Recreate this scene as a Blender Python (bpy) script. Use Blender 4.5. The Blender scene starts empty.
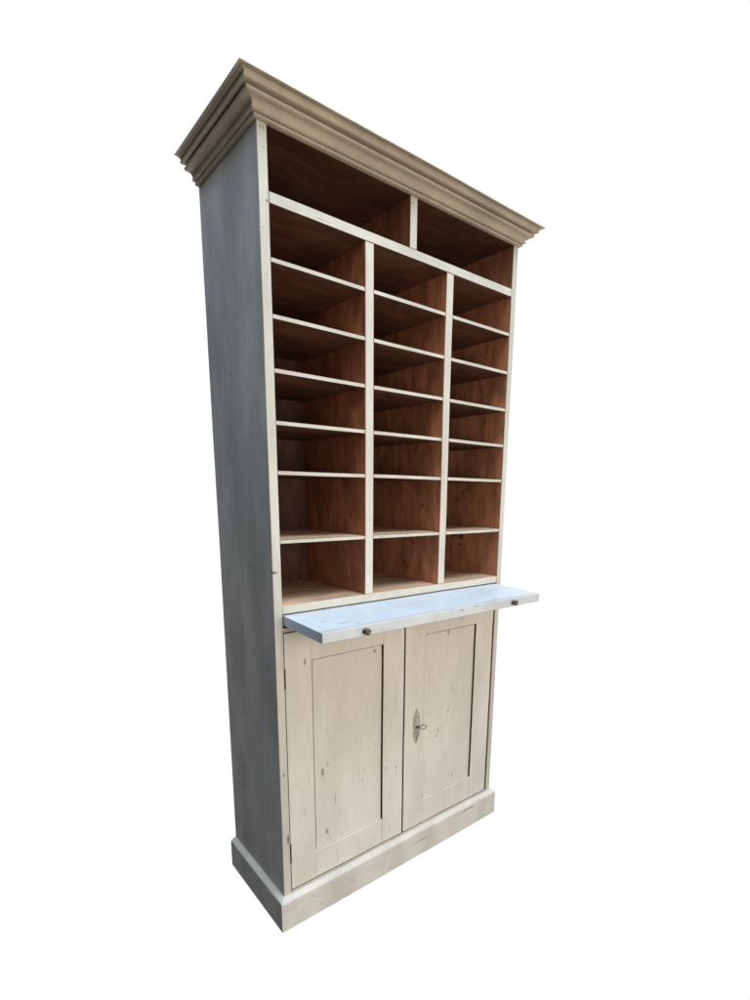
import bpy, bmesh, math, random
from mathutils import Vector, Matrix, noise
random.seed(4)
C = bpy.context.scene.collection
PI = math.pi

# ------------------------------------------------------------------ sizes (metres)
W, D, H = .9608, .3740, 2.180
SL, SR = .0258, .9373            # inner faces of the two sides
BACK = .3620                     # face of the back boards

# ------------------------------------------------------------------ node helpers
class NT:
    def __init__(s, nt): s.nt = nt; s.n = nt.nodes; s.l = nt.links
    def new(s, t, **k):
        n = s.n.new(t)
        for a, v in k.items(): setattr(n, a, v)
        return n
    def put(s, sock, v):
        if isinstance(v, bpy.types.NodeSocket): s.l.new(v, sock)
        elif v is not None: sock.default_value = v
    def m(s, op, a, b=None, c=None, clamp=False):
        n = s.new('ShaderNodeMath', operation=op, use_clamp=clamp)
        for i, v in enumerate((a, b, c)):
            if v is not None: s.put(n.inputs[i], v)
        return n.outputs[0]
    def mix(s, f, a, b, mode='MIX'):
        n = s.new('ShaderNodeMix', data_type='RGBA', blend_type=mode)
        s.put(n.inputs[0], f)
        for i, v in ((6, a), (7, b)):
            if isinstance(v, tuple) and len(v) == 3: v = v + (1,)
            s.put(n.inputs[i], v)
        return n.outputs[2]
    def ramp(s, v, lo, hi, a=0., b=1., smooth=True):
        n = s.new('ShaderNodeMapRange', interpolation_type='SMOOTHSTEP' if smooth else 'LINEAR')
        s.put(n.inputs[0], v)
        for i, q in enumerate((lo, hi, a, b)): n.inputs[i+1].default_value = q
        return n.outputs[0]
    def noise(s, vec, scale, detail=3, rough=.55, stretch=(1, 1, 1), off=(0, 0, 0), dist=0.):
        mp = s.new('ShaderNodeMapping'); mp.inputs['Scale'].default_value = stretch
        mp.inputs['Location'].default_value = off
        s.put(mp.inputs[0], vec)
        n = s.new('ShaderNodeTexNoise')
        s.put(n.inputs['Vector'], mp.outputs[0])
        n.inputs['Scale'].default_value = scale; n.inputs['Detail'].default_value = detail
        n.inputs['Roughness'].default_value = rough; n.inputs['Distortion'].default_value = dist
        return n.outputs[0]

def spots(T, vec, pts):
    """soft-edged ellipses at (x,y,z, rx,ry,rz): knots, dents and chips in the paint"""
    out = None
    wob = T.noise(vec, 160, 2)
    for p in pts:
        mp = T.new('ShaderNodeVectorMath', operation='SUBTRACT'); T.put(mp.inputs[0], vec)
        mp.inputs[1].default_value = p[:3]
        dv = T.new('ShaderNodeVectorMath', operation='DIVIDE'); T.put(dv.inputs[0], mp.outputs[0])
        dv.inputs[1].default_value = p[3:6]
        ln = T.new('ShaderNodeVectorMath', operation='LENGTH'); T.put(ln.inputs[0], dv.outputs[0])
        d = T.m('ADD', ln.outputs['Value'], T.m('MULTIPLY', T.m('SUBTRACT', wob, .5), 1.6))
        k = T.ramp(d, .55, 1.1, 1., 0.)
        out = k if out is None else T.m('MAXIMUM', out, k)
    return out

def base_mat(name):
    m = bpy.data.materials.new(name); m.use_nodes = True
    T = NT(m.node_tree); b = T.n['Principled BSDF']
    tc = T.new('ShaderNodeTexCoord')
    return m, T, b, tc.outputs['Object']

def edge_mask(T, r):
    bv = T.new('ShaderNodeBevel', samples=4); bv.inputs['Radius'].default_value = r
    g = T.new('ShaderNodeNewGeometry')
    d = T.new('ShaderNodeVectorMath', operation='DOT_PRODUCT')
    T.put(d.inputs[0], bv.outputs[0]); T.put(d.inputs[1], g.outputs['Normal'])
    return T.ramp(d.outputs['Value'], .998, .80, 0., 1.)

def paint(name, col=(.60, .565, .49), grain=(1, 1, .05), knots=(), wear=.55, dirt=.5, rough=.5, off=(0, 0, 0), low=(.86, .86, .86), kdark=.62, streak=1.):
    m, T, b, v = base_mat(name)
    g1 = T.noise(v, 170, 4, .6, grain, off)
    g2 = T.noise(v, 28, 4, .6, tuple(.4+.6*q if q < 1 else q for q in grain), off)
    cl = T.noise(v, 7, 3, .6, (1, 1, .30), off)
    fine = T.noise(v, 330, 2, .6, (1, 1, 1), off)
    c0 = T.mix(T.ramp(cl, .3, .72), tuple(a*b_ for a, b_ in zip(col, low)), tuple(min(1, q*1.06) for q in col))
    c1 = T.mix(T.m('MULTIPLY', T.ramp(g1, .50, .74), .34*streak), c0, tuple(q*.55 for q in col))
    c2 = T.mix(T.m('MULTIPLY', T.ramp(g2, .52, .72), .26*streak), c1, (col[0]*.80, col[1]*.72, col[2]*.60))
    c2 = T.mix(T.m('MULTIPLY', T.ramp(fine, .55, .75), .22*streak), c2, (.12, .10, .085))
    # thin scratches along the grain where the brush marks collected dirt
    sc = T.noise(v, 60, 2, .5, tuple(2.2 if q == 1 else .16 for q in grain), (3, 1, 7))
    c2 = T.mix(T.m('MULTIPLY', T.ramp(sc, .70, .76), dirt*.75), c2, (.19, .15, .12))
    # small specks of lost paint
    sp = T.noise(v, 95, 2, .5, tuple(1 if q == 1 else .55 for q in grain), (9, 2, 4))
    sp2 = T.noise(v, 6, 2, .5, (1, 1, 1), (1, 5, 4))
    spm = T.m('MULTIPLY', T.ramp(sp, .725, .755), T.ramp(sp2, .40, .62))
    c3 = T.mix(T.m('MULTIPLY', spm, dirt*1.4, clamp=True), c2, (.10, .055, .035))
    if knots:
        k = spots(T, v, knots)
        c3 = T.mix(T.m('MULTIPLY', k, kdark), c3, (.15, .095, .065))
    # rubbed edges show the red brown wood
    e = edge_mask(T, .0032)
    en = T.noise(v, 34, 4, .65, (1, 1, .5), off)
    em = T.m('MULTIPLY', e, T.ramp(en, .50, .66))
    c4 = T.mix(T.m('MULTIPLY', em, wear), c3, (.17, .07, .045))
    T.put(b.inputs['Base Color'], c4)
    b.inputs['Roughness'].default_value = rough
    b.inputs['Specular IOR Level'].default_value = .35
    bp = T.new('ShaderNodeBump'); bp.inputs['Strength'].default_value = .35; bp.inputs['Distance'].default_value = .0009
    T.put(bp.inputs['Height'], T.m('ADD', T.m('MULTIPLY', g1, .7), T.m('SUBTRACT', g2, T.m('MULTIPLY', spm, .8))))
    T.put(b.inputs['Normal'], bp.outputs[0])
    return m

def wood(name, col=(.33, .15, .075), stretch=(1, 1, .07), knots=(), dust=0., off=(0, 0, 0), contrast=1.):
    m, T, b, v = base_mat(name)
    g1 = T.noise(v, 75, 5, .65, stretch, off, .6)
    g2 = T.noise(v, 16, 3, .6, tuple(.3+.7*q if q < 1 else q for q in stretch), off, 1.)
    cl = T.noise(v, 4.5, 3, .6, (1, 1, 1), off)
    c = T.mix(T.ramp(g2, .3, .7), tuple(q*.62 for q in col), tuple(q*1.22 for q in col))
    c = T.mix(T.m('MULTIPLY', T.ramp(g1, .5, .72), .55*contrast), c, tuple(q*.42 for q in col))
    c = T.mix(T.m('MULTIPLY', T.ramp(cl, .48, .7), .45), c, (col[0]*.62, col[1]*.50, col[2]*.45))
    sp = T.noise(v, 55, 2, .5, (1, 1, .6), (4, 4, 1))
    c = T.mix(T.m('MULTIPLY', T.ramp(sp, .715, .75), .8), c, (.03, .015, .01))
    if dust:
        dn = T.noise(v, 22, 4, .7, (.25, 1, 1), (7, 7, 7))
        c = T.mix(T.m('MULTIPLY', T.ramp(dn, .38, .62), dust), c, (.52, .40, .30))
    if knots:
        c = T.mix(T.m('MULTIPLY', spots(T, v, knots), .85), c, (.045, .018, .012))
    T.put(b.inputs['Base Color'], c)
    b.inputs['Roughness'].default_value = .62
    b.inputs['Specular IOR Level'].default_value = .25
    bp = T.new('ShaderNodeBump'); bp.inputs['Strength'].default_value = .3; bp.inputs['Distance'].default_value = .0008
    T.put(bp.inputs['Height'], g1); T.put(b.inputs['Normal'], bp.outputs[0])
    return m

def metal(name, col, rough, spotcol=(.05, .03, .02), metallic=.9):
    m, T, b, v = base_mat(name)
    n = T.noise(v, 260, 4, .7)
    T.put(b.inputs['Base Color'], T.mix(T.ramp(n, .42, .66), col, spotcol))
    T.put(b.inputs['Roughness'], T.ramp(n, .3, .7, rough*.8, min(1, rough*1.5)))
    b.inputs['Metallic'].default_value = metallic
    return m

front_k = [(.0925, 0, .8551, .004, .05, .012), (.1492, 0, .4775, .007, .05, .016), (.161, 0, .2629, .006, .05, .012),
           (.168, 0, .498, .003, .05, .005), (.300, 0, .3950, .0025, .05, .007), (.195, 0, .3650, .0018, .05, .026), (.352, 0, .838, .006, .05, .008),
           (.6517, 0, .470, .0035, .05, .015), (.643, 0, .448, .006, .05, .006), (.666, 0, .481, .003, .05, .004),
           (.69, 0, .845, .006, .05, .012), (.735, 0, .255, .003, .05, .010), (.577, 0, .222, .004, .05, .010), (.33, 0, .50, .002, .05, .004),
           (.40, 0, .405, .003, .05, .006), (.445, 0, .392, .003, .05, .007), (.72, 0, .62, .002, .05, .01)]
side_k = [(0, .002, 1.1263, .02, .011, .0048), (0, .034, .4829, .02, .003, .006), (0, .105, 1.128, .02, .0018, .0032), (0, .135, 1.120, .02, .0018, .003), (0, .155, 1.124, .02, .0018, .003),
          (0, .20, 1.098, .02, .0018, .004), (0, .145, 1.128, .02, .0015, .006), (0, .17, 1.80, .02, .0024, .008), (0, .11, 1.742, .02, .0013, .035),
          (0, .28, 1.42, .02, .003, .006), (0, .09, .80, .02, .002, .005), (0, .25, .62, .02, .002, .005), (0, .28, .36, .02, .004, .012), (0, .07, .93, .02, .002, .004), (0, .12, 1.24, .02, .0013, .018), (0, .21, 1.66, .02, .004, .006)]
stile_k = [(0.004, 0, 1.1263, .014, .01, .0045), (.010, 0, 2.168, .0018, .01, .004), (.017, 0, 2.168, .0018, .01, .004), (.021, 0, 2.02, .003, .01, .005), (.014, 0, 1.86, .002, .01, .002),
           (.475, 0, 2.160, .002, .01, .004), (.012, 0, .52, .003, .01, .006), (.02, 0, .30, .004, .01, .02)]

M = {}
M['door'] = paint('aged cream paint on doors', (.72, .69, .625), low=(.92, .91, .89), streak=.85, knots=front_k, wear=.45, dirt=.55)
M['front'] = paint('aged cream paint on edges', (.62, .59, .515), kdark=.9, knots=stile_k, wear=.75, dirt=.55, off=(2, 0, 1))
M['rail'] = paint('aged cream paint along rails', (.62, .59, .515), (.05, 1, 1), wear=.7, dirt=.5, off=(5, 1, 0))
M['side'] = paint('cream paint on side with shade mixed in', (.50, .475, .44), kdark=.9, streak=1.9, knots=side_k, wear=.3, dirt=.8, rough=.6, off=(0, 3, 3), low=(.68, .68, .69))  # same cream as the front, side shade mixed into the colour
M['cornice'] = paint('cream paint on moulding', (.58, .51, .395), (.05, .4, 1), wear=.35, dirt=.3, off=(1, 1, 6))
M['plinth'] = paint('scuffed cream paint on plinth', (.71, .68, .62), (.06, .3, 1), wear=.6, dirt=.7, off=(6, 1, 2), low=(.82, .81, .80), kdark=.45,
                    knots=[(.24, -.02, .055, .005, .02, .004), (.55, -.02, .062, .05, .02, .004), (.81, -.02, .085, .045, .02, .006), (.12, -.02, .03, .006, .02, .003), (.09, -.02, .075, .004, .02, .004)])
M['board'] = paint('pale paint on writing board', (.60, .655, .70), (.05, 1, 1), wear=.35, dirt=.35, rough=.42, off=(4, 4, 4), low=(.98, .98, .98), streak=.6,
                   knots=[(.13, -.15, 1, .022, .004, .03), (.09, -.11, 1, .016, .002, .03), (.72, -.178, 1, .022, .004, .03), (.53, -.197, .99, .008, .004, .02), (.60, -.206, .99, .02, .01, .004), (.155, -.178, 1, .01, .003, .03)])
M['strip'] = paint('pale grey paint on board edge', (.56, .575, .58), (.05, 1, 1), wear=.6, dirt=.5, off=(3, 8, 4),
                   knots=[(.53, -.206, .99, .012, .02, .003), (.60, -.206, .995, .02, .02, .002)])
wk = [(.64, .13, 1.13, .30, .010, .012)]
M['wood_v'] = wood('red brown pine upright', (.50, .225, .125), (1, 1, .06),
                   knots=[(.9373, .20, 1.168, .02, .016, .014), (.9373, .25, 1.175, .02, .014, .012), (.9373, .205, 1.138, .02, .012, .005), (.9373, .235, 1.32, .02, .006, .010), (.9373, .20, 1.345, .02, .006, .010),
                          (.6227, .09, 1.30, .02, .007, .006), (.6227, .19, 1.09, .02, .005, .012), (.6227, .14, 1.17, .02, .004, .010), (.3106, .08, 1.27, .02, .004, .01)])
M['wood_b'] = wood('pine back boards darkened for depth shade', (.085, .038, .022), (1, 1, .06), off=(3, 0, 2),  # base colour lowered to hold the shade deep inside the cubbies
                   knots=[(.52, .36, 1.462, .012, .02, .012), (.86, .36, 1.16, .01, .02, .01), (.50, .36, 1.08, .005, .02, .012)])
M['wood_h'] = wood('brown pine shelf with shade mixed in', (.13, .060, .036), (.07, 1, 1), dust=.0, off=(1, 4, 2))  # darkened so shelf undersides carry shade in their colour
M['wood_f'] = wood('worn pine cubby floor with light mixed in', (.66, .42, .26), (.07, 1, 1), dust=.5, off=(6, 4, 2))  # worn and dusty, lightened further as the lit face of the shelves
M['dark'] = wood('dark pine inside and shade on stile edges', (.12, .06, .04), (.07, 1, 1))
M['brass'] = metal('tarnished brass', (.20, .165, .125), .45)
M['iron'] = metal('dark iron', (.10, .085, .075), .42)
M['steel'] = metal('worn steel key', (.28, .26, .25), .32)
M['rust'] = metal('rusty brown hinge', (.12, .06, .045), .6, metallic=.3)
M['relief'] = paint('paint worn off raised scrolls', (.50, .44, .35), (1, 1, 1), wear=.9, dirt=1.2)

# ------------------------------------------------------------------ mesh helpers
def warp(v):
    """old joinery is never quite straight: a millimetre of wander everywhere"""
    n = noise.noise_vector(Vector((v.x*3.1+5, v.y*3.1+2, v.z*2.2+9)))
    n2 = noise.noise_vector(Vector((v.x*19, v.y*19+3, v.z*15)))
    return v + n*.0012 + n2*.00035

def add_box(bm, x0, x1, y0, y1, z0, z1, bev=.0012, mats=None, seg=.06):
    """mats: dict like {'front':1} giving the material slot of a face direction"""
    t = bmesh.new()
    nx, ny, nz = [max(1, int(round((b-a)/seg))) for a, b in ((x0, x1), (y0, y1), (z0, z1))]
    bmesh.ops.create_cube(t, size=1)
    for v in t.verts:
        v.co = Vector((x0+(v.co.x+.5)*(x1-x0), y0+(v.co.y+.5)*(y1-y0), z0+(v.co.z+.5)*(z1-z0)))
    for f in t.faces:
        n = f.normal
        k = 'front' if n.y < -.5 else 'back' if n.y > .5 else 'left' if n.x < -.5 else 'right' if n.x > .5 else 'top' if n.z > .5 else 'bottom'
        f.material_index = (mats or {}).get(k, 0)
    if bev: bmesh.ops.bevel(t, geom=t.edges[:], offset=bev, segments=2, profile=.5, affect='EDGES', clamp_overlap=True)
    for ax, a, b, n in ((0, x0, x1, nx), (1, y0, y1, ny), (2, z0, z1, nz)):
        for i in range(1, n):
            no = Vector((0, 0, 0)); no[ax] = 1
            co = Vector((0, 0, 0)); co[ax] = a+(b-a)*i/n
            bmesh.ops.bisect_plane(t, geom=t.verts[:]+t.edges[:]+t.faces[:], plane_co=co, plane_no=no)
    me = bpy.data.meshes.new('t'); t.to_mesh(me); t.free(); bm.from_mesh(me); bpy.data.meshes.remove(me)

def obj(name, bm, mats, parent=None, smooth=False, do_warp=True):
    if do_warp:
        for v in bm.verts: v.co = warp(v.co)
    me = bpy.data.meshes.new(name); bm.to_mesh(me); bm.free()
    if not isinstance(mats, (list, tuple)): mats = [mats]
    for m in mats: me.materials.append(m)
    if smooth:
        for p in me.polygons: p.use_smooth = True
    o = bpy.data.objects.new(name, me); C.objects.link(o); o.parent = parent
    return o

def box(name, x0, x1, y0, y1, z0, z1, mats, parent, bev=.0012, fm=None):
    bm = bmesh.new(); add_box(bm, x0, x1, y0, y1, z0, z1, bev, fm)
    return obj(name, bm, mats, parent)

def lathe(bm, prof, origin, axis=Vector((0, -1, 0)), n=24):
    """prof: (distance along the axis, radius)"""
    q = axis.to_track_quat('Z', 'Y')
    rings = []
    for d, r in prof:
        rings.append([bm.verts.new(origin + q @ Vector((r*math.cos(2*PI*i/n), r*math.sin(2*PI*i/n), d))) for i in range(n)])
    for a, b in zip(rings, rings[1:]):
        for i in range(n): bm.faces.new((a[i], a[(i+1) % n], b[(i+1) % n], b[i]))
    bm.faces.new(rings[-1]); bm.faces.new(rings[0][::-1])

def tube(bm, pts, r, n=8, closed=False):
    pts = [Vector(p) for p in pts]; rings = []; N = len(pts)
    rr = r if isinstance(r, (list, tuple)) else [r]*N
    for i, p in enumerate(pts):
        a = pts[(i-1) % N] if (closed or i) else p
        b = pts[(i+1) % N] if (closed or i < N-1) else p
        t = (b-a).normalized(); u = t.orthogonal().normalized()
        ref = Vector((0, 1, 0)) if abs(t.y) < .9 else Vector((1, 0, 0))
        u = (ref - t*ref.dot(t)).normalized(); w = t.cross(u)
        rings.append([bm.verts.new(p + rr[i]*(u*math.cos(2*PI*k/n)+w*math.sin(2*PI*k/n))) for k in range(n)])
    for i in range(N if closed else N-1):
        a, b = rings[i], rings[(i+1) % N]
        for k in range(n): bm.faces.new((a[k], a[(k+1) % n], b[(k+1) % n], b[k]))
    if not closed: bm.faces.new(rings[0][::-1]); bm.faces.new(rings[-1])

# ------------------------------------------------------------------ the cabinet
cab = bpy.data.objects.new('pigeonhole_cabinet', None); C.objects.link(cab)
cab['label'] = 'tall worn cream painted cabinet with open brown pigeonholes above two panelled doors'
cab['category'] = 'cabinet'

PB = .0062                                  # dividers and shelves sit on the same front plane, a hair behind the sides
# sides: outer face and front edge painted, inner face bare wood above the board
def side(x0, x1, inner):
    bm = bmesh.new()
    outer = 'left' if inner == 'right' else 'right'
    # upper length with bare inner face
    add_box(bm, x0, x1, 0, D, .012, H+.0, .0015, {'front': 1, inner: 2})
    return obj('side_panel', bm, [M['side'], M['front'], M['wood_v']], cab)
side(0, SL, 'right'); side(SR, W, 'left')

bm = bmesh.new()                            # back: five upright boards with fine joints
xs = [SL+.0006, .21, .40, .585, .77, SR-.0006]
for a, b in zip(xs, xs[1:]): add_box(bm, a+.0006, b-.0006, BACK, D-.001, .02, H-.001, .001)
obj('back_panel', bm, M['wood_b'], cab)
box('top_panel', SL+.0005, SR-.0005, .004, BACK-.0005, H, H+.016, M['wood_h'], cab)

RT, RB = 2.0437, 2.0178
BT, BB = 1.0316, 1.0072
g = .0004
box('rail', SL+g, SR-g, .0008, BACK-g, RB, RT, [M['wood_h'], M['rail']], cab, fm={'front': 1})
box('divider', .4692, .4964, .0012, BACK-g, RT+g, H-g, [M['wood_v'], M['front']], cab, fm={'front': 1})
for a, b in ((.3106, .3400), (.6227, .6531)):
    box('divider', a, b, .0010, BACK-g, BT+g, RB-g, [M['wood_v'], M['front']], cab, fm={'front': 1})
cols = ((SL, .3106), (.3400, .6227), (.6531, SR))
lev = (1.9026, 1.7761, 1.6494, 1.5233, 1.3975, 1.2144)
for ci, (a, b) in enumerate(cols):
    for li, z in enumerate(lev):
        dz = random.uniform(-.0006, .0006)
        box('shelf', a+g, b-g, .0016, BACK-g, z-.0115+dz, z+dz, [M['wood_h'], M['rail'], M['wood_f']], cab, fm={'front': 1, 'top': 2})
box('rail', SL+g, SR-g, .0006, BACK-g, BB, BT, [M['wood_f'], M['rail']], cab, fm={'front': 1})
# rail under the sliding board, top of the door opening, and the sill under the doors
box('rail', SL+g, SR-g, .0035, .060, .9525, .9668, [M['dark'], M['rail']], cab, fm={'front': 1})
box('rail', SL+g, SR-g, .0020, .060, .078, .1165, [M['dark'], M['rail']], cab, fm={'front': 1})
box('bottom_panel', SL+g, SR-g, .062, BACK-g, .085, .103, M['dark'], cab)

# ---- cornice: one moulding profile run round left, front and right with mitred corners
prof = [(-.004, 2.1795), (.0050, 2.1797), (.0082, 2.1808), (.0098, 2.1826), (.0100, 2.1846), (.0092, 2.1858), (-.0020, 2.1862),
        (-.0020, 2.1880), (.0118, 2.1880), (.0150, 2.1890), (.0170, 2.1910), (.0172, 2.1932), (.0160, 2.1950),
        (.0150, 2.1964), (.0156, 2.1992), (.0172, 2.2022), (.0198, 2.2048), (.0232, 2.2066), (.0262, 2.2072),
        (.0300, 2.2072), (.0340, 2.2080), (.0366, 2.2096), (.0378, 2.2116), (.0378, 2.2132), (.0368, 2.2144),
        (.0130, 2.2146), (.0130, 2.2208), (.0440, 2.2206), (.0468, 2.2216), (.0480, 2.2234), (.0478, 2.2252), (.0462, 2.2262),
        (.0452, 2.2272), (.0458, 2.2300), (.0476, 2.2322), (.0504, 2.2336), (.0540, 2.2338),
        (.0450, 2.2341), (.0450, 2.2356), (.0560, 2.2356), (.0614, 2.2354), (.0624, 2.2364), (.0582, 2.2414), (.0570, 2.2420), (-.004, 2.2424)]
bm = bmesh.new()
path = [('L', D+.0005)] + [('L', D*k/6) for k in range(5, 0, -1)]
def ring(kind, t):
    r = []
    for p, z in prof:
        if kind == 'L': v = (-p, t, z)
        elif kind == 'ml': v = (-p, -p, z)
        elif kind == 'F': v = (t, -p, z)
        elif kind == 'mr': v = (W+p, -p, z)
        else: v = (W+p, t, z)
        r.append(bm.verts.new(v))
    return r
rings = [ring('L', D+.0005)]+[ring('L', D*k/6) for k in range(5, 0, -1)]+[ring('ml', 0)]
rings += [ring('F', W*k/16) for k in range(1, 16)]+[ring('mr', 0)]+[ring('R', D*k/6) for k in range(1, 6)]+[ring('R', D+.0005)]
for a, b in zip(rings, rings[1:]):
    for i in range(len(prof)):
        j = (i+1) % len(prof)
        bm.faces.new((a[i], a[j], b[j], b[i]))
bm.faces.new(rings[0]); bm.faces.new(rings[-1][::-1])
bmesh.ops.recalc_face_normals(bm, faces=bm.faces)
o = obj('cornice', bm, M['cornice'], cab)
box('lid', .001, W-.001, .002, D, H+.0175, 2.2385, M['cornice'], cab)

# ---- plinth: chamfered board round left, front, right
PO = .0188
bm = bmesh.new()
prof = [(-.0002, .0), (PO-.001, .0), (PO, .001), (PO, .0925), (PO-.0006, .0978), (PO-.0025, .1008), (PO-.006, .1030), (.004, .1074), (-.0002, .1088)]
rings = [ring('L', D)]+[ring('L', D*k/6) for k in range(5, 0, -1)]+[ring('ml', 0)]
rings += [ring('F', W*k/16) for k in range(1, 16)]+[ring('mr', 0)]+[ring('R', D*k/6) for k in range(1, 6)]+[ring('R', D)]
for a, b in zip(rings, rings[1:]):
    for i in range(len(prof)):
        j = (i+1) % len(prof)
        bm.faces.new((a[i], a[j], b[j], b[i]))
bm.faces.new(rings[0]); bm.faces.new(rings[-1][::-1])
bmesh.ops.recalc_face_normals(bm, faces=bm.faces)
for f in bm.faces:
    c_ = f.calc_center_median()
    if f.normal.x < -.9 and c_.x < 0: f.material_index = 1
obj('plinth', bm, [M['plinth'], M['side']], cab)  # left face takes the side paint with shade in its colour

# ---- doors
DB, DT = .1190, .9500
def door(x0, x1, p0, p1, hx):
    d_y0, d_y1 = .0008, .0228
    bm = bmesh.new()
    pz0, pz1 = .2121, .8567
    e = .00025
    add_box(bm, x0, p0, d_y0, d_y1, DB, DT, .0010, {'left': 1, 'right': 0} if True else None)
    add_box(bm, p1, x1, d_y0, d_y1, DB, DT, .0008, {'left': 1, 'right': 1})  # dark slot paints shade onto the stile's left-facing inner edge
    o1 = None
    add_box(bm, p0+e, p1-e, d_y0+.0004, d_y1-.001, DB, pz0, .0008)
    add_box(bm, p0+e, p1-e, d_y0+.0004, d_y1-.001, pz1, DT, .0008)
    fr = obj('door', bm, [M['door'], M['dark']], cab)
    bm = bmesh.new()
    add_box(bm, p0+.0056, p1-.0032, d_y0+.0058, d_y1-.006, pz0+.0012, pz1-.0036, .0014)
    obj('door_panel', bm, M['door'], fr)
    box('backing', p0-.01, p1+.01, d_y1+.0002, d_y1+.003, pz0-.01, pz1+.01, M['dark'], fr, 0)
    for z0, z1 in ((.2150, .2815), (.7860, .8480)):          # butt hinge knuckles standing in the gap
        bm = bmesh.new()
        n = 5; h = (z1-z0)/n
        for k in range(n):
            lathe(bm, [(0, .0021), (.0006, .0030), (h-.0010, .0030), (h-.0004, .0021)], Vector((hx, .0008, z0+k*h)), Vector((0, 0, 1)), 12)
        add_box(bm, hx-.0008, hx+.0008, .001, .022, z0, z1, 0)
        obj('hinge', bm, M['rust'], fr, True)
    return fr
d1 = door(.0279, .4735, .1158, .3843, .0269)
d2 = door(.4798, .9288, .5699, .8333, .9318)

# escutcheon: thin pierced plate of scrolls, most of its paint rubbed off
ex, ez = .5365, .5225
bm = bmesh.new()
Y = -.0014
def arc(cx, cz, r0, r1, a0, a1, n=16):
    return [(cx+(r0+(r1-r0)*k/n)*math.cos(a0+(a1-a0)*k/n), Y, cz+(r0+(r1-r0)*k/n)*math.sin(a0+(a1-a0)*k/n)) for k in range(n+1)]
for s in (-1, 1):
    for u in (-1, 1):
        def A(cx, cz, r0, r1, a0, a1, w=.0011):
            pts = [(ex+s*(x-0), y, ez+u*z) for x, y, z in arc(cx, cz, r0, r1, a0, a1)]
            tube(bm, pts, w, 6)
        A(.0085, .018, .0065, .0015, -PI/2, PI*1.4)
        A(.0075, .034, .0058, .0013, -PI/2, PI*1.5)
        A(.0050, .048, .0045, .0012, -PI/2, PI*1.3)
        A(.0000, .055, .0040, .0022, -.2, PI*.6)
        tube(bm, [(ex+s*.0135, Y, ez+u*.004), (ex+s*.0125, Y, ez+u*.011), (ex+s*.0148, Y, ez+u*.020), (ex+s*.0125, Y, ez+u*.030), (ex+s*.0105, Y, ez+u*.040), (ex+s*.006, Y, ez+u*.053), (ex, Y, ez+u*.065)], .0010, 6)
tube(bm, [(ex, Y, ez-.064), (ex, Y, ez-.02), (ex, Y, ez+.02), (ex, Y, ez+.064)], .0012, 6)
ring_pts = [(ex+.0085*math.cos(a), Y, ez+.013*math.sin(a)) for a in [2*PI*k/20 for k in range(20)]]
tube(bm, ring_pts, .0013, 6, True)
n = 88; fr_, bk_ = [], []
for k in range(n):                          # scalloped plate behind the scrolls
    a = 2*PI*k/n
    rx = .0118*(1+.30*math.cos(10*a)); rz = .060*(1+.09*math.cos(10*a))
    q = (ex+rx*math.cos(a)*(1-.25*abs(math.sin(a))**6), ez+rz*math.sin(a)*(1 if math.sin(a) > 0 else .97))
    fr_.append(bm.verts.new((q[0], -.0009, q[1]))); bk_.append(bm.verts.new((q[0]*1.0, .0012, q[1])))
bm.faces.new(fr_[::-1])
for k in range(n): bm.faces.new((fr_[k], fr_[(k+1) % n], bk_[(k+1) % n], bk_[k]))
lathe(bm, [(0, .0075), (.0022, .0070)], Vector((ex, .0002, ez)), n=20)
bmesh.ops.recalc_face_normals(bm, faces=bm.faces)
M['scroll'] = None
m, T, b, v = base_mat('scrollwork with rubbed paint')
nn = T.noise(v, 260, 3, .6)
T.put(b.inputs['Base Color'], T.mix(T.ramp(nn, .53, .58), (.66, .63, .57), (.15, .08, .05)))
b.inputs['Roughness'].default_value = .5
esc = obj('escutcheon', bm, m, d2, True, False)
bm = bmesh.new()                            # keyhole
add_box(bm, ex-.0018, ex+.0018, -.0030, -.0024, ez-.011, ez, .0004)
lathe(bm, [(0, .0036), (.0006, .0036)], Vector((ex, -.0024, ez)), n=16)
obj('keyhole', bm, M['iron'], d2, False, False)
bm = bmesh.new()                            # key: shank, collar, oval bow
sh = Vector((ex, 0, ez))
dr = Vector((.10, -1, -.04)).normalized()
tube(bm, [sh+dr*.001, sh+dr*.016], .0024, 12)
lathe(bm, [(0, .0028), (.0008, .0040), (.0022, .0040), (.003, .0028)], sh+dr*.013, dr, 16)
bw = (Vector((.80, -.55, .22))).normalized(); cpt = sh+dr*.017+bw*.0115
up = bw.cross(Vector((0, 1, .2))).normalized()
up = (Vector((0, 0, 1))-bw*bw.z).normalized()
bowp = [cpt + bw*.0125*math.cos(2*PI*k/28) + up*.0080*math.sin(2*PI*k/28) for k in range(28)]
tube(bm, bowp, .0015, 8, True)
bmesh.ops.recalc_face_normals(bm, faces=bm.faces)
obj('key', bm, M['steel'], d2, True, False)

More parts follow.
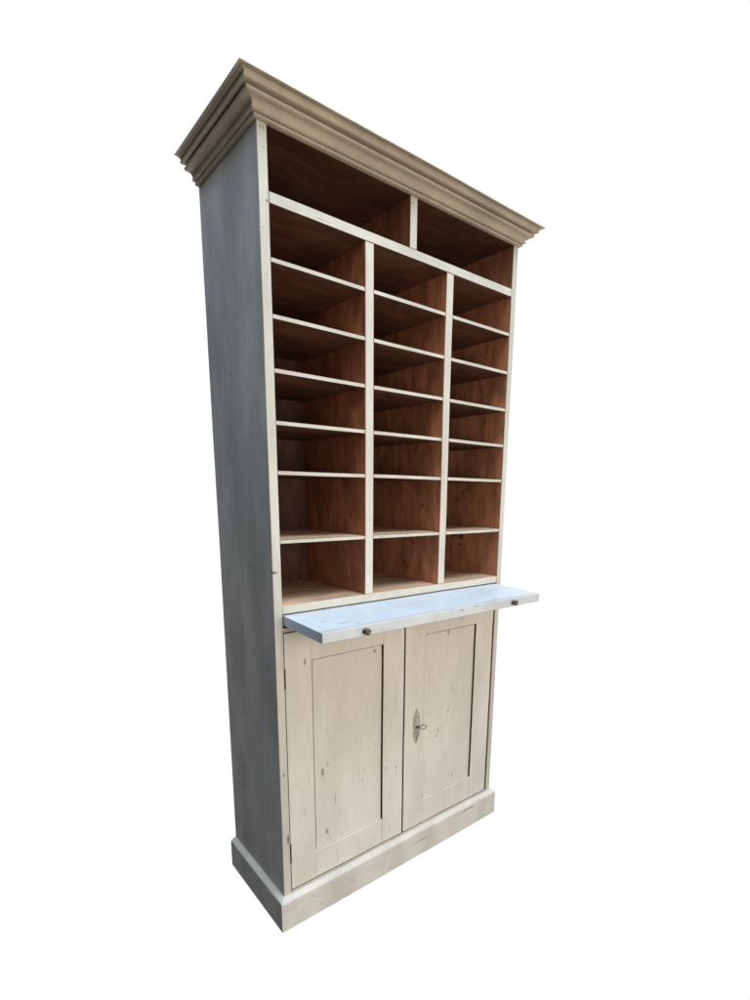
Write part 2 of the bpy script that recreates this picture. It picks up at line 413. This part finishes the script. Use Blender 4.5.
# ---- pull-out writing board (sags a little), breadboard ends, two brass knobs
def board_shift(v):
    # the board hangs a few millimetres lower at its front edge
    return Vector((v.x, v.y, v.z + (.0054)*((v.y+.2059)/.2059)))
bx0, bx1, by = .0282, .9300, -.2059
zt, zb = .9974, .9694
bm = bmesh.new()
e = .026
add_box(bm, bx0+e+.0002, bx1-e-.0002, by+.0222, .100, zb, zt, .0007)
for v in bm.verts: v.co = board_shift(v.co)
bd = obj('writing_board', bm, M['board'], cab)
bm = bmesh.new(); add_box(bm, bx0, bx1, by, by+.0220, zb-.0001, zt+.0001, .0013)
for v in bm.verts: v.co = board_shift(v.co)
obj('front_strip', bm, M['strip'], bd)
for x0, x1 in ((bx0, bx0+e), (bx1-e, bx1)):
    bm = bmesh.new(); add_box(bm, x0+.0003, x1-.0003, by+.0224, .100, zb+.0001, zt, .0007)
    for v in bm.verts: v.co = board_shift(v.co)
    obj('end_strip', bm, M['board'], bd)
for kx in (.1600, .7800):
    bm = bmesh.new()
    lathe(bm, [(0, .0082), (.0012, .0082), (.0018, .0048), (.0075, .0040), (.0095, .0062), (.0115, .0088), (.0140, .0096), (.0165, .0090), (.0180, .0074), (.0184, .0050), (.0176, .0040), (.0178, .0022), (.0184, .0008)],
          Vector((kx, by+.0004, .9835)), n=28)
    bmesh.ops.recalc_face_normals(bm, faces=bm.faces)
    obj('knob', bm, M['brass'], bd, True, False)

# ------------------------------------------------------------------ camera (solved from the photograph)
R = ((0.76557538, -0.64315004, 0.01588588), (-0.12065165, -0.16778492, -0.97841269), (0.63193158, 0.74713201, -0.20604911))
mw = Matrix(((R[0][0], -R[1][0], -R[2][0], -.62653050), (R[0][1], -R[1][1], -R[2][1], -1.29640324), (R[0][2], -R[1][2], -R[2][2], 1.35022080), (0, 0, 0, 1)))
cd = bpy.data.cameras.new('camera'); cam = bpy.data.objects.new('camera', cd); C.objects.link(cam)
cam.matrix_world = mw
cd.sensor_fit = 'VERTICAL'; cd.sensor_height = 24; cd.sensor_width = 24
cd.lens = .520979*24
cd.shift_x = (375-404.4817)/1000; cd.shift_y = (600.4414-500)/1000
cd.clip_start = .02; cd.clip_end = 500
bpy.context.scene.camera = cam

# ------------------------------------------------------------------ light: soft daylight dome plus added fill lamps, plain white behind the cabinet
w = bpy.data.worlds.new('World'); bpy.context.scene.world = w; w.use_nodes = True
T = NT(w.node_tree); bg = T.n['Background']
tc = T.new('ShaderNodeTexCoord'); dv = tc.outputs['Generated']
def dot(v):
    n = T.new('ShaderNodeVectorMath', operation='DOT_PRODUCT'); T.put(n.inputs[0], dv); n.inputs[1].default_value = v
    return n.outputs['Value']
up_ = dot((0, 0, 1)); lf = dot((-1, 0, 0)); fr = dot((.45, -.893, 0))
SKY = (1.04, 1.23, 1.50); HOR = (1.56, 1.45, 1.27); GRD = (.86, .71, .52); NEAR = (.05, .04, .03)
c = T.mix(T.ramp(up_, -.90, -.35), NEAR, GRD)
c = T.mix(T.ramp(up_, -.35, .10), c, HOR)
c = T.mix(T.ramp(up_, .25, .75), c, SKY)
shade = T.m('ADD', T.ramp(lf, -.55, .0, 1., 0.), T.m('MULTIPLY', T.ramp(lf, -.55, .0), T.ramp(up_, -.10, .45, .01, .34)))
c = T.mix(1., c, T.new('ShaderNodeCombineXYZ').outputs[0], 'MULTIPLY')
cx = c.node.inputs[7].links[0].from_node
for i in range(3): T.put(cx.inputs[i], shade)
c = T.mix(T.m('MULTIPLY', T.ramp(dot((.64, .768, 0)), .12, .40), T.ramp(lf, .12, .28, 1., 0.)), c, (1.0, 1.0, 1.0))
T.put(bg.inputs['Color'], c); bg.inputs['Strength'].default_value = 1.0

def area(name, loc, aim, size, power, col):
    l = bpy.data.lights.new(name, 'AREA'); l.shape = 'DISK'; l.size = size; l.energy = power; l.color = col
    o = bpy.data.objects.new(name, l); C.objects.link(o); o.location = loc
    o.rotation_euler = (Vector(aim)-Vector(loc)).to_track_quat('-Z', 'Y').to_euler()
area('added_sky_fill', (-1.25, .2, 3.9), (0, .2, 1.7), .9, 22, (.48, .74, 1.0))  # unseen lamp added to brighten the upper left side in blue
area('added_overhead_fill', (.6, -1.5, 4.6), (.5, -.1, 1.0), 1.6, 120, (.76, .89, 1.0))  # unseen lamp added above to lift the board top and ledges
area('added_key_fill', (.20, -1.9, 1.2), (.5, 0, .95), .9, 17, (1.0, .90, .80))  # unseen warm lamp added in front for doors and cubby walls

sc = bpy.context.scene
sc.render.engine = 'CYCLES'
sc.render.resolution_x, sc.render.resolution_y = 768, 1024
sc.view_settings.view_transform = 'Standard'; sc.view_settings.look = 'None'
sc.view_settings.exposure = 0; sc.view_settings.gamma = 1
sc.cycles.max_bounces = 8; sc.cycles.diffuse_bounces = 4
